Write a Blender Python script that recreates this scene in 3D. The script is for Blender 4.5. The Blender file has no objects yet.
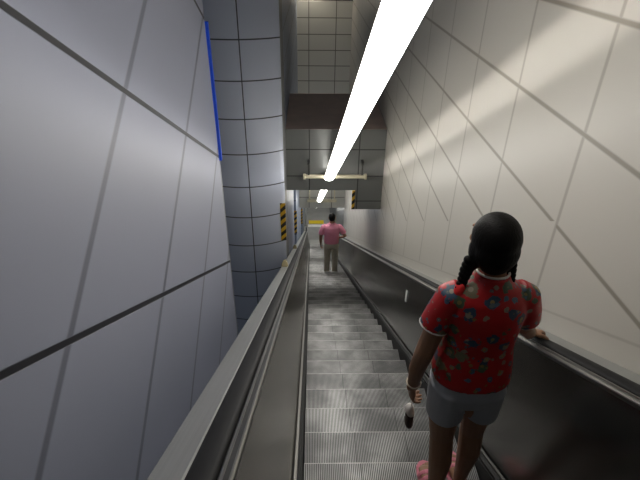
import bpy, bmesh, math, random
from mathutils import Vector, Matrix
random.seed(4)
sc = bpy.context.scene
COL = sc.collection
C30, S30 = math.cos(math.pi/6), 0.5
D = 14.96                      # camera height above the bottom landing
PI = math.pi

def W(x, s, p):
    """x across, s down the slope, p square to the slope -> metres relative to the eye"""
    return Vector((x, s*C30 + p*S30, -s*S30 + p*C30))

# ------------------------------------------------------------------ materials
def new_mat(name):
    m = bpy.data.materials.new(name); m.use_nodes = True
    nt = m.node_tree; b = nt.nodes['Principled BSDF']
    return m, nt, b

def simple(name, col, rough=.5, metal=0., spec=.5, noise=0., nscale=6., bump=0., bscale=60., stretch=None, coat=0.):
    m, nt, b = new_mat(name)
    b.inputs['Roughness'].default_value = rough
    b.inputs['Metallic'].default_value = metal
    b.inputs['Specular IOR Level'].default_value = spec
    b.inputs['Coat Weight'].default_value = coat
    b.inputs['Base Color'].default_value = (*col, 1)
    tc = nt.nodes.new('ShaderNodeTexCoord')
    src = tc.outputs['Object']
    if stretch:
        mp = nt.nodes.new('ShaderNodeMapping'); mp.inputs['Scale'].default_value = stretch
        nt.links.new(src, mp.inputs['Vector']); src = mp.outputs['Vector']
    if noise > 0:
        n = nt.nodes.new('ShaderNodeTexNoise'); n.inputs['Scale'].default_value = nscale; n.inputs['Detail'].default_value = 4
        nt.links.new(src, n.inputs['Vector'])
        mx = nt.nodes.new('ShaderNodeMix'); mx.data_type = 'RGBA'
        mx.inputs['A'].default_value = (*[c*(1-noise) for c in col], 1)
        mx.inputs['B'].default_value = (*[min(1, c*(1+noise)) for c in col], 1)
        nt.links.new(n.outputs['Fac'], mx.inputs['Factor'])
        nt.links.new(mx.outputs['Result'], b.inputs['Base Color'])
    if bump > 0:
        n2 = nt.nodes.new('ShaderNodeTexNoise'); n2.inputs['Scale'].default_value = bscale
        nt.links.new(src, n2.inputs['Vector'])
        bp = nt.nodes.new('ShaderNodeBump'); bp.inputs['Strength'].default_value = bump; bp.inputs['Distance'].default_value = .01
        nt.links.new(n2.outputs['Fac'], bp.inputs['Height']); nt.links.new(bp.outputs['Normal'], b.inputs['Normal'])
    return m

class NB:
    """tiny node-math builder"""
    def __init__(s, nt):
        s.nt = nt
        tc = nt.nodes.new('ShaderNodeTexCoord'); sp = nt.nodes.new('ShaderNodeSeparateXYZ')
        nt.links.new(tc.outputs['Object'], sp.inputs[0])
        s.vec = tc.outputs['Object']; s.x, s.y, s.z = sp.outputs
    def m(s, op, a, b=None, c=None):
        n = s.nt.nodes.new('ShaderNodeMath'); n.operation = op
        for i, v in enumerate((a, b, c)):
            if v is None: continue
            if isinstance(v, (int, float)): n.inputs[i].default_value = v
            else: s.nt.links.new(v, n.inputs[i])
        return n.outputs[0]
    def lin(s, cx, cy, cz, c0):
        o = None
        for v, c in ((s.x, cx), (s.y, cy), (s.z, cz)):
            if c == 0: continue
            t = s.m('MULTIPLY', v, c); o = t if o is None else s.m('ADD', o, t)
        return s.m('SUBTRACT', o, c0)
    def dist(s, coord, period): return s.m('PINGPONG', coord, period/2)
    def near(s, d, w, soft):     # 1 on the line, 0 away
        n = s.nt.nodes.new('ShaderNodeMapRange'); n.interpolation_type = 'SMOOTHSTEP'
        n.inputs['From Min'].default_value = w; n.inputs['From Max'].default_value = w+soft
        n.inputs['To Min'].default_value = 1; n.inputs['To Max'].default_value = 0
        s.nt.links.new(d, n.inputs['Value']); return n.outputs['Result']
    def mix(s, f, a, b):
        n = s.nt.nodes.new('ShaderNodeMix'); n.data_type = 'RGBA'
        for k, v in (('Factor', f), ('A', a), ('B', b)):
            if isinstance(v, tuple): n.inputs[k].default_value = (*v, 1)
            elif isinstance(v, (int, float)): n.inputs[k].default_value = v
            else: s.nt.links.new(v, n.inputs[k])
        return n.outputs['Result']
    def noise(s, scale, detail=3, vec=None):
        n = s.nt.nodes.new('ShaderNodeTexNoise'); n.inputs['Scale'].default_value = scale; n.inputs['Detail'].default_value = detail
        s.nt.links.new(vec or s.vec, n.inputs['Vector']); return n.outputs['Fac']
    def bump(s, h, b, strength, dist=.004):
        n = s.nt.nodes.new('ShaderNodeBump'); n.inputs['Strength'].default_value = strength; n.inputs['Distance'].default_value = dist
        s.nt.links.new(h, n.inputs['Height']); s.nt.links.new(n.outputs['Normal'], b.inputs['Normal'])

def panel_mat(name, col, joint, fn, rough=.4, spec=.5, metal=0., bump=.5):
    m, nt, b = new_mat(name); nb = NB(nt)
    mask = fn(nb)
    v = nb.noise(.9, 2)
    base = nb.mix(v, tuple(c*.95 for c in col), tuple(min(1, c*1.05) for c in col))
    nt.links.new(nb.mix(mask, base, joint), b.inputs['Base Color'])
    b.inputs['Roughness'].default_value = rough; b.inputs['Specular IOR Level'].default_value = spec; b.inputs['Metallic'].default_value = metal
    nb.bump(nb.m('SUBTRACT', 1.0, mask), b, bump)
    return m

def right_joints(nb):
    p = nb.lin(0, S30, C30, 0)
    hz = nb.near(nb.dist(nb.lin(0, 0, 1, -1.215), .466), .005, .012)
    keep = nb.m('MAXIMUM', nb.m('GREATER_THAN', p, 0.0), nb.m('LESS_THAN', nb.y, 2.06))
    hz = nb.m('MULTIPLY', hz, keep)
    hz = nb.m('MULTIPLY', hz, nb.m('GREATER_THAN', p, -.45))
    vt = nb.m('MULTIPLY', nb.near(nb.dist(nb.lin(0, 1, 0, 2.06), .805), .005, .014), .62)
    vt = nb.m('MULTIPLY', vt, nb.m('GREATER_THAN', p, -.45))
    bs = nb.m('MULTIPLY', nb.near(nb.m('ABSOLUTE', nb.m('ADD', p, .46)), .002, .008), .35)
    return nb.m('MAXIMUM', nb.m('MAXIMUM', hz, vt), bs)
def left_joints(nb):
    p = nb.lin(0, S30, C30, 0); s = nb.lin(0, C30, -S30, 0)
    a = nb.near(nb.dist(nb.m('SUBTRACT', p, .63), 1.08), .011, .006)
    q = nb.m('SUBTRACT', nb.m('SUBTRACT', s, nb.m('MULTIPLY', p, .55)), 2.075)
    c = nb.m('MULTIPLY', nb.near(nb.dist(q, 1.17), .012, .026), .5)
    return nb.m('MAXIMUM', a, c)
def grid_yz(y0, py, z0, pz, w=.006):
    def f(nb):
        return nb.m('MAXIMUM', nb.near(nb.dist(nb.lin(0, 1, 0, y0), py), w, .006), nb.near(nb.dist(nb.lin(0, 0, 1, z0), pz), w, .006))
    return f
def grid_xz(x0, px, z0, pz, w=.005):
    def f(nb):
        return nb.m('MAXIMUM', nb.near(nb.dist(nb.lin(1, 0, 0, x0), px), w, .006), nb.near(nb.dist(nb.lin(0, 0, 1, z0), pz), w, .006))
    return f

M = {}
M['right'] = panel_mat('cream_panel', (.59, .56, .50), (.30, .27, .22), right_joints, rough=.42, spec=.5, bump=.15)
M['right_far'] = panel_mat('grey_lower_panel', (.085, .09, .088), (.06, .06, .06), grid_yz(15.5, .805, -3.44, .466), rough=.4)
M['left'] = panel_mat('blue_grey_panel', (.385, .405, .50), (.03, .03, .036), left_joints, rough=.42, spec=.5, bump=.6)
M['column'] = panel_mat('column_panel', (.64, .68, .80), (.06, .065, .08), lambda nb: nb.m('MAXIMUM', nb.near(nb.dist(nb.lin(0, 0, 1, -2.70), .513), .006, .005), nb.near(nb.m('ABSOLUTE', nb.lin(1, 0, 0, -.90)), .005, .005)), rough=.36)
M['inner'] = panel_mat('inner_panel_blue', (.31, .36, .47), (.07, .07, .08), grid_yz(9.5, 1.6, -2.6, .466), rough=.4)
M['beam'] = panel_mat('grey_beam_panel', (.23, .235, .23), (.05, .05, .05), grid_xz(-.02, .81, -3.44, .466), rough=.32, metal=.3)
M['back'] = panel_mat('grey_back_panel', (.58, .58, .53), (.16, .16, .14), grid_xz(-.05, .80, -3.03, .45, .009), rough=.45)
M['ledge'] = simple('dusty_brown_ledge', (.74, .58, .49), .8, noise=.25, nscale=3)
M['blue'] = simple('blue_film', (.015, .10, .85), .35)
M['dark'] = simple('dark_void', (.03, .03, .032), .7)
M['return'] = simple('column_return', (.20, .205, .21), .45)
M['steel'] = simple('brushed_steel_deck', (.42, .425, .41), .42, metal=.7, noise=.12, nscale=3, stretch=(60, .6, .6))
M['mould'] = simple('bright_moulding', (.33, .32, .30), .34, metal=.9, noise=.1, nscale=4)
M['panelmetal'] = simple('dark_brushed_panel', (.17, .165, .155), .24, metal=.92, noise=.2, nscale=2, stretch=(1, .5, .5), bump=.05, bscale=3)
M['panelleft'] = simple('brown_reflection_panel', (.24, .22, .195), .27, metal=.9, noise=.45, nscale=2.6, bump=.16, bscale=3)  # mottled tone paints in the brownish reflections on this panel
M['skirt'] = simple('skirt_metal', (.12, .12, .115), .35, metal=.8)
M['brush'] = simple('skirt_gap_black', (.015, .015, .015), .7)
M['rubber'] = simple('black_rubber', (.013, .013, .014), .62, spec=.25)
M['landing'] = simple('landing_stone', (.34, .34, .33), .25, noise=.15, nscale=3)
M['white'] = simple('white_strip', (.75, .75, .70), .5)
M['yellow'] = simple('yellow_strip', (.75, .55, .02), .5)
M['cream'] = simple('cream_paint', (.66, .61, .45), .45)
M['housing'] = simple('lamp_housing', (.55, .55, .52), .5)
M['beige'] = simple('beige_plastic', (.50, .42, .24), .5)
M['sticker'] = simple('white_sticker', (.72, .72, .70), .5)

def emis(name, col, st):
    m, nt, b = new_mat(name)
    b.inputs['Base Color'].default_value = (.8, .8, .8, 1)
    b.inputs['Emission Color'].default_value = (*col, 1); b.inputs['Emission Strength'].default_value = st
    return m
M['diffuser'] = emis('lamp_diffuser', (1., .97, .91), 11.)
M['slot'] = emis('added_band_glow', (1., .97, .93), 120.)  # added glow that makes the bright bands on the side walls
M['slot_soft'] = emis('added_band_glow_soft', (1., .97, .93), 55.)
M['landglow'] = emis('added_landing_glow', (1., .97, .9), 12.)  # glow of the light added over the landing
M['warm'] = emis('warm_bulb', (1., .88, .70), 16.)

def hazard_mat():
    m, nt, b = new_mat('hazard_stripes'); nb = NB(nt)
    d = nb.dist(nb.lin(1, 0, -1.05, 0), .15)
    nt.links.new(nb.mix(nb.m('GREATER_THAN', d, .0375), (.02, .018, .015), (.78, .46, .03)), b.inputs['Base Color'])
    b.inputs['Roughness'].default_value = .45
    return m
M['hazard'] = hazard_mat()

def tread_mat():
    m, nt, b = new_mat('ribbed_tread'); nb = NB(nt)
    d = nb.dist(nb.x, .0098)
    g = nb.near(d, .0016, .0016)
    oi = nt.nodes.new('ShaderNodeObjectInfo'); va = nt.nodes.new('ShaderNodeVectorMath'); va.operation = 'ADD'
    nt.links.new(nb.vec, va.inputs[0]); nt.links.new(oi.outputs['Location'], va.inputs[1])
    n = nb.near(nb.noise(4, 4, va.outputs[0]), .35, .35)
    top = nb.mix(n, (.56, .56, .55), (.25, .25, .25))
    sm = nb.near(nb.m('ABSOLUTE', nb.m('SUBTRACT', nb.m('ABSOLUTE', nb.x), .155)), .0022, .001)
    nt.links.new(nb.mix(nb.m('MAXIMUM', g, nb.m('MULTIPLY', sm, .8)), top, (.06, .06, .06)), b.inputs['Base Color'])
    b.inputs['Metallic'].default_value = .75; b.inputs['Roughness'].default_value = .37
    nb.bump(nb.m('SUBTRACT', 1.0, g), b, .35, .003)
    return m
M['tread'] = tread_mat()
M['riser'] = simple('riser_metal', (.16, .16, .155), .45, metal=.8)
M['nosing'] = simple('worn_nosing', (.50, .49, .47), .45, metal=.6, noise=.55, nscale=14)

# ------------------------------------------------------------------ mesh helpers
def mesh_obj(name, bm, mat, loc=(0, 0, 0), parent=None, smooth=False):
    bmesh.ops.recalc_face_normals(bm, faces=bm.faces)
    me = bpy.data.meshes.new(name); bm.to_mesh(me); bm.free()
    for mm in (mat if isinstance(mat, (list, tuple)) else [mat]): me.materials.append(mm)
    if smooth:
        for f in me.polygons: f.use_smooth = True
    o = bpy.data.objects.new(name, me); COL.objects.link(o)
    if parent: o.parent = parent
    o.location = loc
    return o
def rel(o_bm, base):
    bmesh.ops.translate(o_bm, verts=o_bm.verts, vec=-Vector(base)); return o_bm
def tag(o, label, cat, group=None, kind=None):
    o['label'] = label; o['category'] = cat
    if group: o['group'] = group
    if kind: o['kind'] = kind
    return o
def thing(name, label, cat, base, group=None, rotz=0):
    o = bpy.data.objects.new(name, None); o.empty_display_size = .1; COL.objects.link(o)
    o.location = Vector(base) + Vector((0, 0, D)); o.rotation_euler = (0, 0, rotz)
    return tag(o, label, cat, group)
def part(name, bm, mat, root, base=None, smooth=False):
    if base is not None: rel(bm, base)
    return mesh_obj(name, bm, mat, (0, 0, 0), root, smooth)
def struct(name, bm, mat, label, cat, smooth=False):
    o = mesh_obj(name, bm, mat, (0, 0, D), None, smooth); return tag(o, label, cat, None, 'structure')
def solo(name, bm, mat, base, label, cat, group=None, smooth=False):
    rel(bm, base); o = mesh_obj(name, bm, mat, Vector(base)+Vector((0, 0, D)), None, smooth)
    return tag(o, label, cat, group)

def box(bm, a, b, bev=0.):
    x0, y0, z0 = a; x1, y1, z1 = b
    vs = [bm.verts.new(v) for v in ((x0,y0,z0),(x1,y0,z0),(x1,y1,z0),(x0,y1,z0),(x0,y0,z1),(x1,y0,z1),(x1,y1,z1),(x0,y1,z1))]
    fs = [bm.faces.new([vs[i] for i in q]) for q in ((3,2,1,0),(4,5,6,7),(0,1,5,4),(1,2,6,5),(2,3,7,6),(3,0,4,7))]
    if bev > 0:
        es = list({e for f in fs for e in f.edges})
        bmesh.ops.bevel(bm, geom=es, offset=bev, segments=2, affect='EDGES', profile=.5)
    return fs
def prism(bm, poly, s0, s1):
    """(x,p) outline drawn out down the slope"""
    A = [bm.verts.new(W(x, s0, p)) for x, p in poly]; B = [bm.verts.new(W(x, s1, p)) for x, p in poly]
    n = len(poly)
    bm.faces.new(A[::-1]); bm.faces.new(B)
    for i in range(n): bm.faces.new((A[i], A[(i+1) % n], B[(i+1) % n], B[i]))
def yzprism(bm, poly, x0, x1):
    A = [bm.verts.new((x0, y, z)) for y, z in poly]; B = [bm.verts.new((x1, y, z)) for y, z in poly]
    n = len(poly); bm.faces.new(A[::-1]); bm.faces.new(B)
    for i in range(n): bm.faces.new((A[i], A[(i+1) % n], B[(i+1) % n], B[i]))
def sweep(bm, path, section, side=Vector((1, 0, 0))):
    """section (a along side, b along normal) carried along a path lying square to side"""
    rings = []
    for i, q in enumerate(path):
        t = (path[min(i+1, len(path)-1)] - path[max(i-1, 0)]).normalized()
        nrm = side.cross(t).normalized()
        rings.append([bm.verts.new(q + side*a + nrm*b) for a, b in section])
    n = len(section)
    for r0, r1 in zip(rings, rings[1:]):
        for i in range(n): bm.faces.new((r0[i], r0[(i+1) % n], r1[(i+1) % n], r1[i]))
    bm.faces.new(rings[0][::-1]); bm.faces.new(rings[-1])
def tube(bm, pts, radii, n=14, cap=True, up=None):
    """tapering limb; radius r or (ra, rb) with ra along `up`-derived side"""
    pts = [Vector(p) for p in pts]; radii = [(r, r) if not isinstance(r, tuple) else r for r in radii]
    def frame(t):
        ref = up if up is not None else (Vector((0, 1, 0)) if abs(t.y) < .8 else Vector((0, 0, 1)))
        a = ref.cross(t)
        if a.length < 1e-4: a = Vector((1, 0, 0)).cross(t)
        a.normalize(); return a, t.cross(a).normalized()
    L = []
    N = len(pts)
    T = [(pts[min(i+1, N-1)]-pts[max(i-1, 0)]).normalized() for i in range(N)]
    if cap:
        r = radii[0]; m_ = min(r)
        for k, f in ((.92, .35), (.6, .8), (.3, .95)): L.append((pts[0]-T[0]*m_*k, (r[0]*f, r[1]*f), T[0]))
    for i in range(N): L.append((pts[i], radii[i], T[i]))
    if cap:
        r = radii[-1]; m_ = min(r)
        for k, f in ((.3, .95), (.6, .8), (.92, .35)): L.append((pts[-1]+T[-1]*m_*k, (r[0]*f, r[1]*f), T[-1]))
    rings = []
    for q, r, t in L:
        a, b = frame(t)
        rings.append([bm.verts.new(q + a*r[0]*math.cos(2*PI*j/n) + b*r[1]*math.sin(2*PI*j/n)) for j in range(n)])
    for r0, r1 in zip(rings, rings[1:]):
        for j in range(n): bm.faces.new((r0[j], r0[(j+1) % n], r1[(j+1) % n], r1[j]))
    bm.faces.new(rings[0][::-1]); bm.faces.new(rings[-1])
def ball(bm, c, r, rot=None, seg=20):
    r = (r, r, r) if not isinstance(r, tuple) else r
    mt = Matrix.Translation(Vector(c)) @ (rot.to_4x4() if rot is not None else Matrix.Identity(4)) @ Matrix.Diagonal((*r, 1))
    bmesh.ops.create_uvsphere(bm, u_segments=seg, v_segments=max(8, seg*2//3), radius=1, matrix=mt)
def loft(bm, rings, n=28, ex=2.4):
    """rings: (z, cx, cy, rx, ry), rounded-square outline"""
    R_ = []
    for z, cx, cy, rx, ry in rings:
        v = []
        for j in range(n):
            a = 2*PI*j/n; c, s = math.cos(a), math.sin(a)
            v.append(bm.verts.new((cx + rx*math.copysign(abs(c)**(2/ex), c), cy + ry*math.copysign(abs(s)**(2/ex), s), z)))
        R_.append(v)
    for r0, r1 in zip(R_, R_[1:]):
        for j in range(n): bm.faces.new((r0[j], r0[(j+1) % n], r1[(j+1) % n], r1[j]))
    bm.faces.new(R_[0][::-1]); bm.faces.new(R_[-1])
def fuse(name, bm, mat, root, voxel, iters=4):
    """weld overlapping forms into one continuous skin"""
    bmesh.ops.recalc_face_normals(bm, faces=bm.faces)
    me = bpy.data.meshes.new('tmp'); bm.to_mesh(me); bm.free()
    t = bpy.data.objects.new('tmp', me); COL.objects.link(t)
    r = t.modifiers.new('r', 'REMESH'); r.mode = 'VOXEL'; r.voxel_size = voxel; r.use_smooth_shade = True
    s = t.modifiers.new('s', 'SMOOTH'); s.iterations = iters; s.factor = .5
    dg = bpy.context.evaluated_depsgraph_get(); dg.update()
    out = bpy.data.meshes.new_from_object(t.evaluated_get(dg))
    bpy.data.objects.remove(t); bpy.data.meshes.remove(me)
    out.name = name; out.materials.clear(); out.materials.append(mat)
    for f in out.polygons: f.use_smooth = True
    o = bpy.data.objects.new(name, out); COL.objects.link(o); o.parent = root
    return o

# ------------------------------------------------------------------ the setting
XR, XL, XI = 1.21, -.90, -.395
bm = bmesh.new(); yzprism(bm, [(-2.5, -2.2), (-2.5, 2.6), (15.5, 2.6), (15.5, -11.6)], XR, XR+.12)
struct('wall_right', bm, M['right'], 'cream panelled wall along the right of the escalator', 'wall')
bm = bmesh.new(); yzprism(bm, [(15.5, -11.8), (15.5, -2), (28.2, -2), (28.2, -D-.2), (22, -D-.2)], XR, XR+.12)
struct('wall_right_far', bm, M['right_far'], 'dark grey lower wall beyond the cream wall, near the bottom landing', 'wall')
bm = bmesh.new(); yzprism(bm, [(-2.5, -1.6), (-2.5, 2.6), (4.53, 2.6), (4.53, -5.4)], XL-.10, XL)
struct('wall_left', bm, M['left'], 'blue grey slanted metal panels along the left of the escalator', 'wall')
bm = bmesh.new(); box(bm, (XL-.02, 4.532, -1.93), (XL+.024, 4.57, -.66))
struct('trim_1', bm, M['blue'], 'bright blue vertical strip on the far edge of the left wall', 'trim')
bm = bmesh.new(); box(bm, (XL-.10, 4.532, -5.4), (XL+.002, 4.55, -1.93)); 
struct('trim_2', bm, M['steel'], 'grey metal edging of the left wall below the blue strip', 'trim')

# rounded column end with its return
def column():
    bm = bmesh.new()
    xc, R = -1.02, 1.1; y0 = 6.55 + R
    outl = []
    a1 = math.asin((XI - xc)/R)
    for i in range(25):
        a = -.95 + (a1 + .95)*i/24
        outl.append((xc + R*math.sin(a), y0 - R*math.cos(a)))
    xe, ye = outl[-1]
    outl += [(XI, 7.46), (outl[0][0], 7.46)]
    zt, zb = 1.5, -8.6
    A = [bm.verts.new((x, y, zb)) for x, y in outl]; B = [bm.verts.new((x, y, zt)) for x, y in outl]
    n = len(outl); bm.faces.new(A[::-1]); bm.faces.new(B)
    for i in range(n):
        f = bm.faces.new((A[i], A[(i+1) % n], B[(i+1) % n], B[i]))
        if i == n-3: f.material_index = 1
        f.smooth = i < 24
    o = struct('wall_column', bm, [M['column'], M['return']], 'rounded blue grey panelled column behind the left wall', 'column')
    return xe, ye
XE, YE = column()

bm = bmesh.new(); yzprism(bm, [(7.46, -8), (7.46, 1.0), (28.2, 1.0), (28.2, -D-.2), (20.5, -D-.2)], XI-.12, XI)
struct('wall_inner_left', bm, M['inner'], 'blue grey wall running on past the column on the left', 'wall')
# crossing beam with dusty ledge
bm = bmesh.new()
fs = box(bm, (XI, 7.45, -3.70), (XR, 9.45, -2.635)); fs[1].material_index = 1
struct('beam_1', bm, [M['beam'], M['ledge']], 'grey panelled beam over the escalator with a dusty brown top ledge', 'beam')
bm = bmesh.new(); box(bm, (.75, 7.45, -4.065), (XR, 7.95, -3.70))
struct('beam_2', bm, M['beam'], 'short grey block hanging under the beam against the right wall', 'beam')
bm = bmesh.new(); box(bm, (XI, 15.5, -8.40), (XR, 15.75, -1.70))
struct('wall_back', bm, M['back'], 'dim grey tiled wall high behind the beam', 'wall')
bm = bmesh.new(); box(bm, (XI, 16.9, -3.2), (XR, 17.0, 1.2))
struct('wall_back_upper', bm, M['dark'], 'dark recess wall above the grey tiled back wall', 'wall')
bm = bmesh.new()
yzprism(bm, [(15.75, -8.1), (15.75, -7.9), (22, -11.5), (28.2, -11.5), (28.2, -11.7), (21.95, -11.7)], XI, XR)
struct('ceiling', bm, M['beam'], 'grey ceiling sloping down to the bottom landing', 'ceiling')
bm = bmesh.new(); box(bm, (XI, 23.28, -D-.2), (XR, 28.1, -D))
struct('floor', bm, M['landing'], 'grey polished floor of the bottom landing', 'floor')
bm = bmesh.new(); box(bm, (XI, 28.08, -D), (XR, 28.2, -11.7))
struct('wall_end', bm, M['back'], 'pale grey wall closing the bottom landing', 'wall')
bm = bmesh.new(); box(bm, (-.15, 25.2, -D), (.85, 25.48, -D+.006))
struct('floor_strip_white', bm, M['white'], 'white strip across the bottom landing floor', 'floor strip')
bm = bmesh.new(); box(bm, (-.10, 25.58, -D), (.80, 25.98, -D+.006))
struct('floor_strip_yellow', bm, M['yellow'], 'yellow strip across the bottom landing floor', 'floor strip')
bm = bmesh.new(); box(bm, (-.33, 25.3, -D), (-.22, 25.4, -11.7), .01)
struct('trim_3', bm, M['white'], 'slim white post at the left of the bottom landing', 'post')

# ------------------------------------------------------------------ escalator
XC, HW = .4245, .4595
S0, S1 = -1.6, 27.75
PIT, TR, RI = .386, .3343, .193
NOSE0 = 2.585
NEAR, FAR = -5, 64
ordn = ('first second third fourth fifth sixth seventh eighth ninth tenth eleventh twelfth thirteenth fourteenth fifteenth sixteenth seventeenth '
        'eighteenth nineteenth twentieth twenty-first twenty-second twenty-third twenty-fourth twenty-fifth twenty-sixth').split()
proto = None
for k in range(NEAR, FAR+1):
    nose = W(XC, NOSE0 + PIT*k, -1.3)
    if k < 0: lab = 'ribbed metal escalator step higher than the one the girl stands on'
    elif k == 0: lab = 'ribbed metal escalator step under the pink sandals of the girl'
    elif k < 27: lab = ordn[k-1] + ' ribbed metal escalator step below the step the girl stands on'
    elif k == 27: lab = 'ribbed metal escalator step the man in the pink shirt stands on'
    else: lab = 'ribbed metal escalator step between the man in pink and the bottom landing'
    if proto is None:
        proto = thing('escalator_step', lab, 'step', nose, 'escalator steps')
        bm = bmesh.new(); box(bm, (-HW, -TR, -.03), (HW, -.004, 0)); part('tread', bm, M['tread'], proto)
        bm = bmesh.new(); box(bm, (-HW, -.004, -.022), (HW, 0, .0006), .001); part('nosing', bm, M['nosing'], proto)
        bm = bmesh.new()
        pr = [(-.012, -.023), (-.02, -.08), (-.016, -.14), (.0, -RI+.002), (-.02, -RI+.002), (-.035, -.14), (-.04, -.08), (-.035, -.031)]
        yzprism(bm, pr, -HW, HW); part('riser', bm, M['riser'], proto)
        kids = list(proto.children)
    else:
        r = proto.copy(); COL.objects.link(r); r.location = nose + Vector((0, 0, D)); r['label'] = lab
        for ch in kids:
            c = ch.copy(); COL.objects.link(c); c.parent = r
bm = bmesh.new(); prism(bm, [(XC-.60, -1.75), (XC+.60, -1.75), (XC+.60, -1.9), (XC-.60, -1.9)], S0, S1+.1)
solo('escalator_truss', bm, M['dark'], W(XC, S0, -1.9), 'dark metal frame carrying the escalator steps between the balustrades', 'escalator frame')

def balustrade(sg, label, pm):
    X = lambda a: XC + sg*a
    base = W(X(.6), S0, -1.75)
    t = thing('balustrade', label, 'balustrade', base, 'escalator balustrades')
    def pr(name, poly, mat, s0=S0, s1=S1):
        bm = bmesh.new(); prism(bm, [(X(a), p) for a, p in poly], s0, s1); return part(name, bm, mat, t, base)
    pr('skirt_panel', [(.466, -1.74), (.466, -1.262), (.478, -1.262), (.478, -1.74)], M['brush'])
    pr('skirt_moulding', [(.470, -1.262), (.470, -1.245), (.485, -1.240), (.513, -1.245), (.513, -1.262)], M['brush'])
    pr('skirt_edge', [(.489, -1.245), (.492, -1.232), (.505, -1.232), (.509, -1.245)], M['mould'] if sg < 0 else M['skirt'])
    pr('guide_edge', [(.617, -.5655), (.618, -.561), (.624, -.561), (.625, -.5655)], M['mould'])
    pr('inner_panel', [(.512, -1.245), (.598, -.585), (.61, -.585), (.61, -1.245)], pm)
    pr('moulding', [(.594, -.585), (.596, -.572), (.602, -.566), (.628, -.566), (.628, -.585)], M['skirt'])
    pr('moulding_edge', [(.5935, -.572), (.595, -.568), (.600, -.5645), (.604, -.5645), (.602, -.572)], M['mould'])
    pr('deck_cover', [(.7, -.59), (.7, -.566), (.705, -.562), (.779, -.562), (.783, -.566), (.783, -.59)], M['steel'])
    pr('outer_cladding', [(.765, -.59), (.783, -.59), (.783, -1.9), (.765, -1.9)], M['steel'])
    pr('handrail_guide', [(.628, -.62), (.628, -.598), (.70, -.598), (.70, -.62)], M['brush'])
    # joints between the inner panels
    return t
BL = balustrade(-1, 'brown grey metal escalator balustrade left of the steps', M['panelleft'])
balustrade(1, 'dark polished metal escalator balustrade right of the steps below the cream wall', M['panelmetal'])
def handrail(sg, label):
    xc = XC + sg*.665
    path = [W(xc, s, -.570) for s in [S0 + (S1-.4-S0)*i/12 for i in range(13)]]
    e = path[-1]; 
    for i in range(1, 7):
        a = math.radians(30*(1-i/6)); e = e + Vector((0, math.cos(a)*.09, -math.sin(a)*.09)); path.append(e)
    c = e + Vector((0, 0, -.26))
    for i in range(1, 15):
        a = PI/2 - PI*i/14; path.append(c + Vector((0, .26*math.cos(a), .26*math.sin(a))))
    sec = []
    for i in range(16):
        a = 2*PI*i/16; c_, s_ = math.cos(a), math.sin(a)
        sec.append((.0345*math.copysign(abs(c_)**.6, c_), .0195*math.copysign(abs(s_)**.7, s_)))
    bm = bmesh.new(); sweep(bm, path, sec)
    solo('handrail', bm, M['rubber'], W(xc, S0, -.58), label, 'handrail', 'escalator handrails', True)
handrail(-1, 'black rubber escalator handrail nearest the blue grey left wall')
handrail(1, 'black rubber escalator handrail along the cream wall, held by the girl')
bm = bmesh.new(); box(bm, (XC-.46, 23.25, -D-.05), (XC+.46, 23.75, -D+.012), .004)
solo('comb_plate', bm, M['steel'], (XC, 23.5, -D), 'metal comb plate at the foot of the escalator', 'comb plate')

# small things on the balustrades
bm = bmesh.new()
q = []
def on_panel(s, f):    # f 0 bottom .. 1 top of the right inner panel
    return W(XC+.512+.08*f-.002, s, -1.245+.66*f)
vs = [on_panel(5.00, .62), on_panel(5.075, .62), on_panel(5.075, .80), on_panel(5.00, .80)]
A = [bm.verts.new(v) for v in vs]; B = [bm.verts.new(v+Vector((.0015, 0, -.0003))) for v in vs]
bm.faces.new(A); bm.faces.new(B[::-1])
for i in range(4): bm.faces.new((A[i], A[(i+1) % 4], B[(i+1) % 4], B[i]))
solo('sticker', bm, M['sticker'], vs[0], 'small white sticker on the right balustrade panel', 'sticker')
for s in (6.07, 10.0):
    bm = bmesh.new()
    prism(bm, [(XC-.785, -.563), (XC-.70, -.563), (XC-.715, -.50), (XC-.742, -.475), (XC-.77, -.50)], s-.07, s+.07)
    bmesh.ops.bevel(bm, geom=list(bm.edges), offset=.008, segments=2, affect='EDGES')
    o = part('stop_block', bm, M['beige'], BL, BL.location - Vector((0, 0, D))); o['label'] = 'beige stop block on the steel deck'

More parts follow.
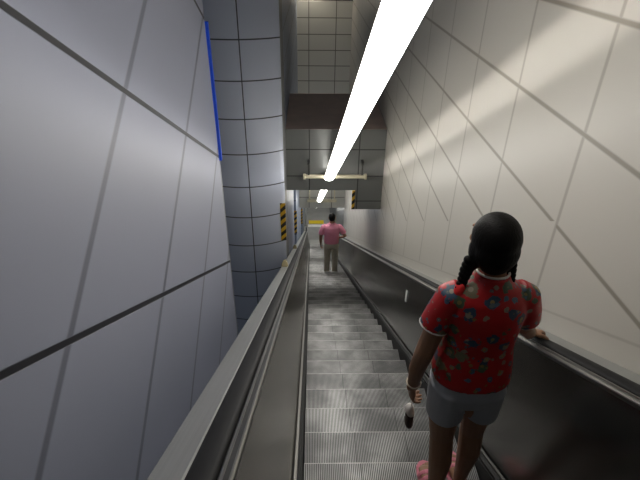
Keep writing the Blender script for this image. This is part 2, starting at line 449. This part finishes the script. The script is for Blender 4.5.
# ------------------------------------------------------------------ lamps
LX = .303
def lamp(s0, s1, label, slot=False):
    base = W(LX, (s0+s1)/2, .655)
    t = thing('strip_light', label, 'light', base, 'strip lights above the escalator')
    bm = bmesh.new()
    sec = [(.077*math.cos(a), .695 - .045*math.sin(a)) for a in [-PI*.36 + PI*1.72*i/22 for i in range(23)]]
    e = .012
    prism(bm, [(LX+x, p) for x, p in sec], s0+e, s1-e)
    part('diffuser', bm, M['diffuser'], t, base)
    pt = sec[0][1]
    bm = bmesh.new(); prism(bm, [(LX-.036, pt+.0005), (LX+.036, pt+.0005), (LX+.03, pt+.04), (LX-.03, pt+.04)], s0+.004, s1-.004)
    part('housing', bm, M['housing'], t, base)
    if slot:  # invented slots: fins and glowing strips shaped to cast the wall bands
        bm = bmesh.new()
        prism(bm, [(LX-.02, .778), (LX+.030, .778), (LX+.030, .812), (LX-.02, .812)], s0+.005, s1-.005)
        for p_ in (.787, .806): prism(bm, [(LX+.030, p_), (LX+.095, p_+.003), (LX+.095, p_+.0045), (LX+.030, p_+.0015)], s0+.005, s1-.005)
        part('added_band_fins', bm, M['housing'], t, base)
        bm = bmesh.new(); prism(bm, [(LX+.0305, .793), (LX+.034, .793), (LX+.034, .800), (LX+.0305, .800)], s0+.01, s1-.01)
        part('added_band_strip', bm, M['slot'], t, base)
        bm = bmesh.new()                       # added slot dipped toward the left wall, throws its bright band
        prism(bm, [(LX-.02, .812), (LX+.030, .812), (LX+.034, .850), (LX+.030, .850), (LX+.026, .8145), (LX-.02, .8145)], s0+.005, s1-.005)
        for p_ in (.8235, .8445): prism(bm, [(LX+.029, p_), (LX-.036, p_-.0145), (LX-.036, p_-.013), (LX+.029, p_+.0015)], s0+.005, s1-.005)
        part('added_band_fins', bm, M['housing'], t, base)
        bm = bmesh.new(); prism(bm, [(LX+.0285, .831), (LX+.025, .831), (LX+.025, .839), (LX+.0285, .839)], s0+.01, s1-.01)
        part('added_band_strip', bm, M['slot_soft'], t, base)
    for a, b in ((s0, s0+e), (s1-e, s1)):
        bm = bmesh.new(); prism(bm, [(LX+x*1.01, .695+(p-.695)*1.01) for x, p in sec], a, b)
        part('end_cap', bm, M['capw'], t, base)
M['capw'] = M['diffuser']
l1 = [(1.0, 1.997), (2.0, 3.977), (3.98, 5.957), (5.96, 7.96)]
n1 = ['white strip light overhead at the top of the picture, nearest the camera', 'second white strip light from the camera in the long row',
      'third white strip light from the camera in the long row', 'white strip light whose end hangs by the cream bar before the beam']
for (a, b), n in zip(l1, n1): lamp(a, b, n, True)
l2 = [(10.7, 12.797), (12.8, 14.897), (14.9, 16.85)]
n2 = ['white strip light just past the beam, mostly hidden by it', 'middle strip light of the row seen under the beam', 'farthest white strip light, ending by the second cream bar']
for (a, b), n in zip(l2, n2): lamp(a, b, n)

for (a, b), n in zip([(18.3, 20.3), (20.303, 22.3), (22.303, 24.3)], ['added white strip light just past the far wall opening', 'added white strip light halfway along the low ceiling to the bottom landing', 'added white strip light nearest the bottom landing']): lamp(a, b, n)  # third row, added to brighten the far steps

def bar(yf, zc, label, q=1.):
    base = Vector((.4, yf-.14, zc))
    t = thing('lamp_bar', label, 'lamp bar', base, 'cream bars carrying the strip lights')
    bm = bmesh.new(); box(bm, (-.11, yf-.16, zc-.028*q), (.91, yf-.11, zc+.028*q), .008); part('bar', bm, M['cream'], t, base)
    for x in (-.03, .84):
        bm = bmesh.new(); box(bm, (x-.012*q, yf-.15, zc), (x+.012*q, yf-.13, zc+.23*q), .003); box(bm, (x-.02, yf-.145, zc+.2*q), (x+.02, yf, zc+.24*q), .004)
        part('bracket', bm, M['skirt'] if q == 1 else M['cream'], t, base)
    for x in (-.10, .90):
        bm = bmesh.new(); box(bm, (x-.02, yf-.17, zc-.04), (x+.02, yf-.10, zc+.04), .006); part('end_plate', bm, M['cream'], t, base)
bar(7.45, -3.385, 'cream bar mounted on the beam face at the end of the near strip lights')
bar(15.5, -8.05, 'cream bar seen under the beam at the end of the far strip light', 1.7)
bm = bmesh.new(); box(bm, (.0, 24.6, -11.76), (.8, 25.9, -11.7), .01)  # out-of-view light added to brighten the landing
solo('added_landing_light', bm, M['landglow'], (.4, 25.2, -11.7), 'unseen ceiling light added over the bottom landing', 'light')
bm = bmesh.new(); ball(bm, (.02, 14.6, -1.44), (.11, .09, .07)); box(bm, (.0, 14.6, -1.42), (.04, 16.92, -1.38))
solo('wall_lamp', bm, M['warm'], (.02, 14.6, -1.51), 'small warm lamp at the top of the picture before the grey tiled back wall', 'light', smooth=True)

# ------------------------------------------------------------------ hazard boards
def hazard(x0, x1, y, z0, z1, label):
    base = ((x0+x1)/2, y, z0)
    bm = bmesh.new(); box(bm, (x0, y-.012, z0), (x1, y, z1), .003)
    solo('hazard_board', bm, M['hazard'], base, label, 'hazard board', 'black and yellow hazard boards')
HZ0, HZ1 = -4.22, -3.55
hazard(XE-.075, XE+.008, YE-.045, HZ0, HZ1, 'yellow and black striped board on the rounded column edge')
for yb, zt, zb, lab in ((10.3, -5.66, -6.30, 'yellow and black striped board on the left wall past the column, the second one down'),
                        (17.6, -9.6, -10.3, 'yellow and black striped board farthest down the left wall')):
    bm = bmesh.new(); box(bm, (XI, yb, zb-2.2), (XI+.055, yb+.12, zt+2.5))
    struct('trim_%d' % (4 if yb < 12 else 5), bm, M['inner'], 'slim blue grey rib on the left wall behind a striped board', 'trim')
    hazard(XI-.001, XI+.065, yb+.001, zb, zt, lab)
hazard(.705, .755, 7.449, -4.06, -3.70, 'yellow and black striped board on the block under the beam beside the right wall')
#PEOPLE BEGIN
# ------------------------------------------------------------------ people
M['skin'] = simple('brown_skin', (.33, .175, .10), .5, noise=.08, nscale=14)
M['hair'] = simple('black_hair', (.006, .005, .0045), .55, spec=.12, bump=.25, bscale=30, stretch=(6, 6, 1.2))
M['piping'] = simple('white_piping', (.75, .70, .66), .7)
M['shorts'] = simple('pale_grey_cotton', (.43, .45, .49), .85, noise=.06, nscale=9, bump=.12, bscale=18)
M['sandal'] = simple('pink_sandal', (.74, .24, .32), .55)
M['tie'] = simple('red_hair_tie', (.70, .02, .02), .6)
M['eye'] = simple('eye_dark', (.02, .015, .012), .2)
M['lip'] = simple('lips', (.40, .13, .11), .5)
M['pinkshirt'] = simple('pink_polo', (.88, .32, .44), .8, noise=.08, nscale=8, bump=.15, bscale=10)
M['beigepants'] = simple('beige_trousers', (.68, .62, .50), .85, noise=.08, nscale=7, bump=.15, bscale=9)
M['brownshoe'] = simple('dark_shoe', (.05, .04, .035), .5)
M['pouch'] = simple('dark_brown_leather', (.045, .022, .016), .55)
M['bangle'] = simple('pale_bangle', (.70, .62, .48), .3, metal=.5)

def floral():
    m, nt, b = new_mat('red_floral_silk'); nb = NB(nt)
    b.inputs['Roughness'].default_value = .48
    col = nb.mix(nb.noise(9, 3), (.36, .005, .008), (.46, .010, .012))
    def blossoms(col, scale, off, r, petals, cols, keep):
        mp = nt.nodes.new('ShaderNodeMapping'); mp.inputs['Location'].default_value = off
        nt.links.new(nb.vec, mp.inputs['Vector'])
        wn = nt.nodes.new('ShaderNodeTexNoise'); wn.inputs['Scale'].default_value = 55; nt.links.new(mp.outputs[0], wn.inputs['Vector'])
        v = nt.nodes.new('ShaderNodeTexVoronoi'); v.inputs['Scale'].default_value = scale; nt.links.new(mp.outputs[0], v.inputs['Vector'])
        sp = nt.nodes.new('ShaderNodeSeparateColor'); nt.links.new(v.outputs['Color'], sp.inputs[0])
        # petal outline: wobble the distance with noise
        d = nb.m('ADD', v.outputs['Distance'], nb.m('MULTIPLY', nb.m('SUBTRACT', wn.outputs['Fac'], .5), petals))
        on = nb.m('MULTIPLY', nb.near(d, r, .04), nb.m('GREATER_THAN', sp.outputs[0], keep))
        pet = nb.mix(nb.m('GREATER_THAN', sp.outputs[1], .5), cols[0], cols[1])
        pet = nb.mix(nb.near(v.outputs['Distance'], r*.34, .03), pet, cols[2])
        return nb.mix(on, col, pet)
    col = blossoms(col, 16, (.3, .1, .7), .34, .55, ((.03, .06, .10), (.06, .09, .05), (.28, .20, .07)), .25)
    col = blossoms(col, 26, (1.3, 2.1, .2), .30, .60, ((.24, .20, .15), (.07, .12, .18), (.42, .26, .05)), .35)
    col = blossoms(col, 11, (4.3, .4, 2.2), .27, .80, ((.035, .07, .11), (.16, .14, .08), (.32, .27, .20)), .35)
    col = blossoms(col, 34, (7.3, 3.4, 5.2), .24, .60, ((.22, .14, .04), (.10, .13, .14), (.30, .25, .18)), .55)
    nt.links.new(col, b.inputs['Base Color'])
    nb.bump(nb.noise(16, 2), b, .18, .01)
    return m
M['floral'] = floral()

def hand(bm, wrist, d, n, side, k=1., curl=(.45, .5, .4), thumb=.5, spread=.03):
    """palm, four unequal bent fingers and a thumb; d along the hand, n out of the palm, side +1/-1 picks the thumb side"""
    wrist = Vector(wrist); d = Vector(d).normalized(); n = Vector(n); n = (n - d*n.dot(d)).normalized()
    w = d.cross(n).normalized()*side
    P = lambda a, b, c: wrist + (d*a + w*b + n*c)*k
    rot = Matrix((w, d, n)).transposed()
    ball(bm, P(.046, 0, .002), (.037*k, .050*k, .0145*k), rot)
    ball(bm, P(.070, 0, .001), (.038*k, .022*k, .0125*k), rot)
    tube(bm, [P(-.03, 0, 0), P(.02, 0, 0)], [(.025*k, .021*k), (.028*k, .017*k)])
    for off, L, r in ((.0285, .066, .0082), (.0095, .074, .0085), (-.0095, .069, .0082), (-.0275, .054, .0074)):
        p = P(.076, off, 0); pts = [P(.05, off*.85, 0), p]; ang = 0; rr = [r*k*1.02, r*k*1.05]
        for j, f in enumerate((.45, .32, .23)):
            ang += curl[j]
            sp = off*spread/.03*.3
            dd = (d*math.cos(ang) + n*math.sin(ang) + w*sp*3).normalized()
            p = p + dd*(L*f*k); pts.append(p); rr.append(r*k*(1, .93, .82)[j])
        tube(bm, pts, rr, n=10)
    t0 = P(.014, .026, .004)
    td = (d*.70 + w*.62 + n*.30*thumb).normalized(); t1 = t0 + td*.034*k
    t2 = t1 + (d*.85 + w*.30 + n*.55*thumb).normalized()*.030*k
    t3 = t2 + (d*.92 + n*.75*thumb).normalized()*.024*k
    tube(bm, [t0, t1, t2, t3], [.0125*k, .0108*k, .0096*k, .0078*k], n=10)

def foot(bm, x, y, z, L, k=1.):
    """bare foot, heel at y-.1L.. toes forward"""
    ank = Vector((x, y, z+.085*k))
    tube(bm, [(x, y-.035*k, z+.036*k), (x, y+.01*k, z+.045*k), (x, y+.07*k, z+.036*k), (x, y+.125*k, z+.022*k), (x, y+.155*k, z+.017*k)],
         [(.030*k, .030*k), (.030*k, .038*k), (.035*k, .029*k), (.041*k, .018*k), (.038*k, .013*k)], up=Vector((0, 0, 1)))
    tube(bm, [ank+Vector((0, -.012, .03)), (x, y-.005, z+.045*k)], [.030*k, .031*k])
    for i, (o, e, r) in enumerate(((.027, .188, .0115), (.009, .186, .0085), (-.006, .179, .008), (-.020, .170, .0075), (-.032, .159, .007))):
        sx = -1 if x > .01 else 1          # big toe on the inner side
        tube(bm, [(x+sx*o*k, y+.145*k, z+.014*k), (x+sx*o*k, y+e*k, z+.011*k)], [r*k, r*k*.9], n=8)

def head(bm, c, k=1., turn=0.):
    c = Vector(c); Rz = Matrix.Rotation(turn, 3, 'Z')
    Q = lambda x, y, z: c + Rz @ Vector((x, y, z))*k
    ball(bm, Q(0, -.012, .020), (.073*k, .090*k, .088*k), Rz)        # cranium
    ball(bm, Q(0, .022, -.040), (.058*k, .062*k, .068*k), Rz)        # face and jaw
    ball(bm, Q(0, .060, -.092), (.022*k, .020*k, .017*k), Rz)        # chin
    tube(bm, [Q(0, .082, .012), Q(0, .094, -.012), Q(0, .103, -.030)], [.008*k, .010*k, .0125*k], n=8)
    for sx in (-1, 1):
        ball(bm, Q(.009*sx, .094, -.033), .0085*k, seg=10)
        ball(bm, Q(.036*sx, .062, -.022), (.022*k, .018*k, .020*k), Rz)   # cheeks
        ball(bm, Q(.030*sx, .074, .024), (.022*k, .010*k, .009*k), Rz)    # brow
        ball(bm, Q(.074*sx, -.004, -.010), (.009*k, .019*k, .031*k), Rz)  # ears
    ball(bm, Q(0, .080, -.058), (.022*k, .010*k, .0075*k), Rz)
    ball(bm, Q(0, .078, -.070), (.019*k, .011*k, .0085*k), Rz)
    return Q, Rz

# ---- the girl on the near steps
gk = 0
gy, gz = W(0, NOSE0 + PIT*gk, -1.3).yz
G = thing('person', 'person with black braids in a red floral blouse and pale shorts, holding the right handrail', 'person', (.655, gy-.18, gz))
G.scale = (1.02,)*3
FZ = .014
HC = Vector((-.020, .028, 1.482)); TURN = .12
bm = bmesh.new()
loft(bm, [(.80, 0, 0, .120, .084), (.88, 0, 0, .122, .084), (.95, 0, 0, .115, .078), (1.03, 0, 0, .105, .072), (1.12, 0, .0, .110, .075), (1.22, 0, 0, .118, .075), (1.265, 0, 0, .105, .058), (1.30, 0, 0, .065, .046), (1.35, 0, .0, .046, .046)])
tube(bm, [(0, 0, 1.32), (.003, .008, 1.37), (-.012, .014, 1.425)], [(.048, .048), (.042, .044), (.044, .046)])
Q, Rz = head(bm, HC, .93, TURN)
LA = [(-.124, 0, 1.262), (-.162, -.004, 1.16), (-.200, -.012, .995), (-.208, .02, .87), (-.206, .048, .748)]
RA = [(.124, .005, 1.262), (.165, .03, 1.16), (.212, .085, 1.045), (.285, .175, .937), (.352, .255, .843)]
AR = [.042, .040, .037, .034, .0245]
tube(bm, LA, AR); tube(bm, RA, AR)
for sx, fy, x in ((-1, -.02, -.048), (1, .045, .096)):
    tube(bm, [(.060*sx, 0, .80), (.072*sx, .004, .70), (.3*.07*sx+.7*x, .012+fy*.4, .47), (x, -.012+fy*.7, .33), (x, -.014+fy, .16), (x, -.012+fy, .085)],
         [.072, .075, .053, .053, .036, .031])
    foot(bm, x, fy, FZ, .22, .93)
hand(bm, (-.206, .052, .735), (.03, .12, -1), (1, .1, .1), -1, .92, curl=(.5, .75, .6), thumb=.7)
hand(bm, (.360, .262, .832), (.66, .62, -.34), (0, -.5, -.87), -1, .92, curl=(.35, .75, .6), thumb=.9)
fuse('body', bm, M['skin'], G, .0036, 5)
# face details
for sx in (-1, 1):
    bm = bmesh.new(); ball(bm, Q(.031*sx, .0795, .004), (.0125, .006, .0055), Rz, 14); part('eye', bm, M['eye'], G, smooth=True)
bm = bmesh.new(); ball(bm, Q(0, .0865, -.064), (.020, .005, .006), Rz, 14); part('lips', bm, M['lip'], G, smooth=True)
# blouse
bm = bmesh.new()
loft(bm, [(.876, 0, 0, .156, .123), (.92, 0, 0, .153, .118), (.98, 0, 0, .146, .108), (1.05, 0, 0, .134, .098), (1.13, 0, 0, .138, .100), (1.22, 0, 0, .146, .100), (1.275, 0, 0, .138, .088), (1.315, 0, 0, .108, .068), (1.342, 0, .002, .066, .058), (1.365, 0, .006, .056, .056)])
for sx in (-1, 1):
    if sx < 0: pts = [(-.100, 0, 1.272), (-.132, 0, 1.258), (-.160, -.003, 1.195), (-.180, -.006, 1.125)]
    else: pts = [(.100, 0, 1.272), (.132, 0, 1.258), (.158, .012, 1.195), (.180, .038, 1.127)]
    tube(bm, pts, [.058, .060, .056, .058], cap=False, n=20)
sh = fuse('blouse', bm, M['floral'], G, .006, 6)
def ring(name, c, ax, r, th, mat, root, n=28):
    bm = bmesh.new(); ax = Vector(ax).normalized(); a = ax.orthogonal().normalized(); b = ax.cross(a)
    rr = r if isinstance(r, tuple) else (r, r)
    if abs(ax.z) > .8: a = Vector((1, 0, 0)); a = (a-ax*a.dot(ax)).normalized(); b = ax.cross(a)
    R_ = []
    for i in range(n):
        t = 2*PI*i/n; o = a*math.cos(t)*rr[0] + b*math.sin(t)*rr[1]; cc = Vector(c)+o; u = o.normalized()
        R_.append([bm.verts.new(cc + u*th*math.cos(2*PI*j/8) + ax*th*math.sin(2*PI*j/8)) for j in range(8)])
    for i in range(n):
        for j in range(8): bm.faces.new((R_[i][j], R_[(i+1) % n][j], R_[(i+1) % n][(j+1) % 8], R_[i][(j+1) % 8]))
    return part(name, bm, mat, root, smooth=True)
o = ring('collar_piping', (0, .008, 1.366), (0, .12, 1), (.055, .055), .0045, M['piping'], sh); o['label'] = 'white collar piping'
ring('sleeve_piping', (-.180, -.006, 1.127), (-.26, -.04, -1), .0535, .0042, M['piping'], sh)
ring('sleeve_piping', (.180, .038, 1.129), (.30, .30, -1), .0535, .0042, M['piping'], sh)
# shorts
bm = bmesh.new()
loft(bm, [(.735, 0, 0, .110, .085), (.77, 0, 0, .142, .102), (.82, 0, -.004, .150, .114), (.88, 0, -.004, .143, .106), (.94, 0, 0, .136, .096)])
for sx, fy in ((-1, -.02), (1, .045)):
    tube(bm, [(.076*sx, -.004, .83), (.079*sx+.004, .002+fy*.1, .74), (.078*sx+.012, .008+fy*.25, .632)], [(.078, .105), (.077, .098), (.079, .090)], cap=False, n=22, up=Vector((0, 1, 0)))
fuse('shorts', bm, M['shorts'], G, .006, 5)
# sandals
for sx, fy, x in ((-1, -.02, -.048), (1, .045, .096)):
    bm = bmesh.new()
    pr_ = [(-.068, .018), (-.05, .034), (.0, .036), (.06, .040), (.12, .047), (.165, .042), (.19, .024), (.198, .0)]
    up_ = [(x+w_, fy+y_) for y_, w_ in pr_]; dn = [(x-w_, fy+y_) for y_, w_ in pr_[::-1]]
    ol = dn + up_
    ol = [ol[i] for i in range(len(ol)) if i == 0 or (Vector(ol[i])-Vector(ol[i-1])).length > 1e-4]
    A = [bm.verts.new((a, b, 0.001)) for a, b in ol]; B = [bm.verts.new((a, b, .017)) for a, b in ol]; n = len(ol)
    bm.faces.new(A[::-1]); bm.faces.new(B)
    for i in range(n): bm.faces.new((A[i], A[(i+1) % n], B[(i+1) % n], B[i]))
    so = part('sandal', bm, M['sandal'], G)
    for yy, hh in ((.105, .048), (.065, .062), (-.045, .060)):
        bm = bmesh.new()
        if yy > 0:
            pts = [(x + .043*math.cos(PI*i/10), fy+yy, .016 + hh*math.sin(PI*i/10)) for i in range(11)]
        else:
            pts = [(x + .034*math.cos(PI*i/10), fy + .0 + (-.062)*math.sin(PI*i/10), .05) for i in range(11)]
        tube(bm, pts, [(.003, .011)]*11 if yy > 0 else [(.010, .003)]*11, n=8, up=Vector((0, 1, 0)) if yy > 0 else Vector((0, 0, 1)))
        part('strap', bm, M['sandal'], so)
# hair
bm = bmesh.new()
ball(bm, Q(0, -.026, .028), (.083, .087, .088), Rz)
ball(bm, Q(0, -.052, -.018), (.078, .062, .078), Rz)
ball(bm, Q(0, -.056, -.058), (.060, .045, .048), Rz)
for sx in (-1, 1):
    ball(bm, Q(.062*sx, -.018, -.030), (.024, .042, .056), Rz)
    ball(bm, Q(.066*sx, -.020, -.078), (.018, .025, .032), Rz)
hr = fuse('hair', bm, M['hair'], G, .006, 4)
def braid(pts, r0, r1, tie_at, tail, name='braid'):
    pts = [Vector(p) for p in pts]; bm = bmesh.new()
    N = 13
    def at(u):
        f = u*(len(pts)-1); i = min(int(f), len(pts)-2); return pts[i].lerp(pts[i+1], f-i)
    for i in range(N):
        u = i/(N-1); q = at(u); r = r0 + (r1-r0)*u
        a = q + Vector((.42*r*(1 if i % 2 else -1), 0, 0))
        ball(bm, a, (r*.78, r*.85, r*1.05), Matrix.Rotation(.6*(1 if i % 2 else -1), 3, 'Y'), 10)
    b = part(name, bm, M['hair'], hr, smooth=True)
    return b
bl = [Q(-.074, -.018, -.075), Q(-.088, -.022, -.115), Q(-.098, -.030, -.150), Q(-.112, -.042, -.182)]
br = [Q(.076, -.020, -.075), Q(.080, -.030, -.115), Q(.080, -.044, -.150), Q(.078, -.060, -.178)]
b1 = braid(bl, .022, .0135, 0, 0); b2 = braid(br, .022, .0135, 0, 0)
for b, q in ((b1, bl), (b2, br)):
    e = q[-1]; dv = (q[-1]-q[-2]).normalized()
    bm = bmesh.new(); tube(bm, [e-dv*.006, e+dv*.012], [.018, .018], n=12)
    o = part('hair_tie', bm, M['tie'], hr, smooth=True); o['label'] = 'red hair tie'
    out = Vector((-.5 if b is b1 else .1, -.35, -.5)).normalized()
    bm = bmesh.new()
    for i in range(7):
        sp = Vector((random.uniform(-.35, .35), random.uniform(-.2, .2), random.uniform(-.2, .2)))
        tube(bm, [e+dv*.008, e+dv*.02+out*.012, e+dv*.02+(out+sp).normalized()*(.045 if b is b1 else .03)], [.006, .007, .0015], n=6)
    part('braid_tuft', bm, M['hair'], hr, smooth=True)
ring('bangle', (-.2065, .042, .766), (0, .25, -1), .0295, .003, M['bangle'], G)
# what hangs from her left hand
gb = Vector((.655, gy-.18, gz))
K = thing('pouch', 'small dark brown pouch with white top, in the left hand of the person in red', 'pouch', gb + Vector((-.186, .105, .425)))
bm = bmesh.new(); loft(bm, [(0, 0, 0, .017, .031), (.012, 0, 0, .020, .034), (.07, 0, 0, .018, .032), (.088, 0, 0, .014, .028)], n=18); part('body', bm, M['pouch'], K, smooth=True)
bm = bmesh.new(); loft(bm, [(.084, 0, 0, .019, .032), (.10, -.006, 0, .021, .030), (.125, -.004, -.004, .015, .022), (.142, 0, -.008, .006, .010)], n=18); o = part('flap', bm, M['piping'], K, smooth=True); o['label'] = 'white top flap'
bm = bmesh.new(); tube(bm, [(0, -.012, .13), (-.006, -.010, .23)], [.003, .003], n=8); part('strap', bm, M['piping'], K)

# ---- the man farther down
mk = 27
my, mz = W(0, NOSE0 + PIT*mk, -1.3).yz
H = thing('person', 'person in a pink polo shirt and beige trousers standing far down the escalator', 'person', (.53, my-.14, mz))
H.scale = (1.04,)*3
bm = bmesh.new()
loft(bm, [(.86, 0, 0, .14, .10), (.95, 0, 0, .145, .11), (1.08, 0, 0, .135, .10), (1.25, 0, 0, .145, .09), (1.36, 0, 0, .13, .075), (1.42, 0, 0, .07, .05), (1.47, 0, 0, .055, .055)], n=20)
tube(bm, [(0, 0, 1.44), (0, .012, 1.49), (0, .02, 1.55)], [.056, .054, .056])
Q2, R2 = head(bm, (0, .03, 1.60), 1.08, 0)
tube(bm, [(-.165, 0, 1.36), (-.230, -.01, 1.25), (-.262, -.015, 1.10), (-.262, .03, .97), (-.255, .06, .85)], [.048, .046, .041, .037, .027])
tube(bm, [(.165, 0, 1.36), (.250, -.02, 1.265), (.325, -.035, 1.13), (.27, .03, 1.06), (.205, .085, 1.01)], [.048, .046, .041, .037, .027])
for sx in (-1, 1):
    tube(bm, [(.085*sx, 0, .92), (.095*sx, .01, .50), (.10*sx, -.01, .10)], [.085, .058, .036])
hand(bm, (-.255, .064, .835), (0, .12, -1), (1, 0, 0), -1, 1.02)
hand(bm, (.198, .092, 1.005), (-.8, .25, -.45), (-.3, -.9, .1), 1, 1.0, curl=(.3, .4, .3))
fuse('body', bm, M['skin'], H, .0055, 4)
for sx in (-1, 1):
    bm = bmesh.new(); ball(bm, Q2(.031*sx, .0795, .004), (.0135, .0065, .006), R2, 12); part('eye', bm, M['eye'], H, smooth=True)
bm = bmesh.new()
loft(bm, [(.93, 0, 0, .178, .128), (1.0, 0, 0, .180, .130), (1.12, 0, 0, .178, .126), (1.27, 0, 0, .190, .128), (1.36, 0, 0, .188, .112), (1.41, 0, 0, .145, .085), (1.445, 0, 0, .085, .068), (1.475, 0, .004, .068, .066)])
tube(bm, [(-.14, 0, 1.37), (-.195, 0, 1.35), (-.235, -.01, 1.26), (-.252, -.013, 1.17)], [.068, .070, .067, .068], cap=False)
tube(bm, [(.14, 0, 1.37), (.195, -.002, 1.35), (.255, -.02, 1.27), (.292, -.03, 1.20)], [.068, .070, .067, .068], cap=False)
fuse('polo_shirt', bm, M['pinkshirt'], H, .008, 5)
bm = bmesh.new()
loft(bm, [(.80, 0, 0, .168, .118), (.90, 0, 0, .170, .122), (1.0, 0, 0, .158, .114)])
for sx in (-1, 1):
    tube(bm, [(.088*sx, 0, .86), (.094*sx, .01, .50), (.100*sx, -.01, .26), (.102*sx, -.008, .055)], [.098, .078, .070, .072], cap=False)
fuse('trousers', bm, M['beigepants'], H, .008, 4)
for sx in (-1, 1):
    bm = bmesh.new(); x = .104*sx
    tube(bm, [(x, -.06, .04), (x, .0, .045), (x, .08, .04), (x, .15, .034)], [(.036, .038), (.040, .042), (.044, .037), (.040, .030)], up=Vector((0, 0, 1)))
    mz_ = min(v.co.z for v in bm.verts); bmesh.ops.translate(bm, verts=bm.verts, vec=(0, 0, .002-mz_))
    part('shoe', bm, M['brownshoe'], H, smooth=True)
bm = bmesh.new()
ball(bm, Q2(0, -.022, .034), (.082, .092, .088), R2); ball(bm, Q2(0, -.044, -.010), (.074, .062, .062), R2)
fuse('hair', bm, M['hair'], H, .008, 3)
#PEOPLE END
# ------------------------------------------------------------------ camera, world
cam = bpy.data.cameras.new('camera'); cam.sensor_width = 36; cam.lens = 490/640*36; cam.clip_start = .02
co = bpy.data.objects.new('camera', cam); COL.objects.link(co)
# looking down the slope, turned a touch to the right and dipped a touch below it
V_ = Vector((-9.5, 19, 490)).normalized()
yw = math.atan2(V_.x, V_.z); xw_ = Vector((math.cos(yw), 0, -math.sin(yw))); pw_ = V_.cross(xw_)
if pw_.y < 0: pw_ = -pw_
ax = [W(xw_[i], V_[i], pw_[i]) for i in range(3)]      # eye's right, up and forward axes in the place
co.matrix_world = Matrix.Translation((0, 0, D)) @ Matrix((ax[0], ax[1], -ax[2])).transposed().to_4x4()
sc.camera = co
w = bpy.data.worlds.new('world'); sc.world = w; w.use_nodes = True
bg = w.node_tree.nodes['Background']; bg.inputs[0].default_value = (.80, .88, 1, 1); bg.inputs[1].default_value = .05
sc.view_settings.view_transform = 'Standard'; sc.view_settings.look = 'None'; sc.view_settings.gamma = 1
sc.view_settings.use_curve_mapping = False
sc.view_settings.exposure = 0.0
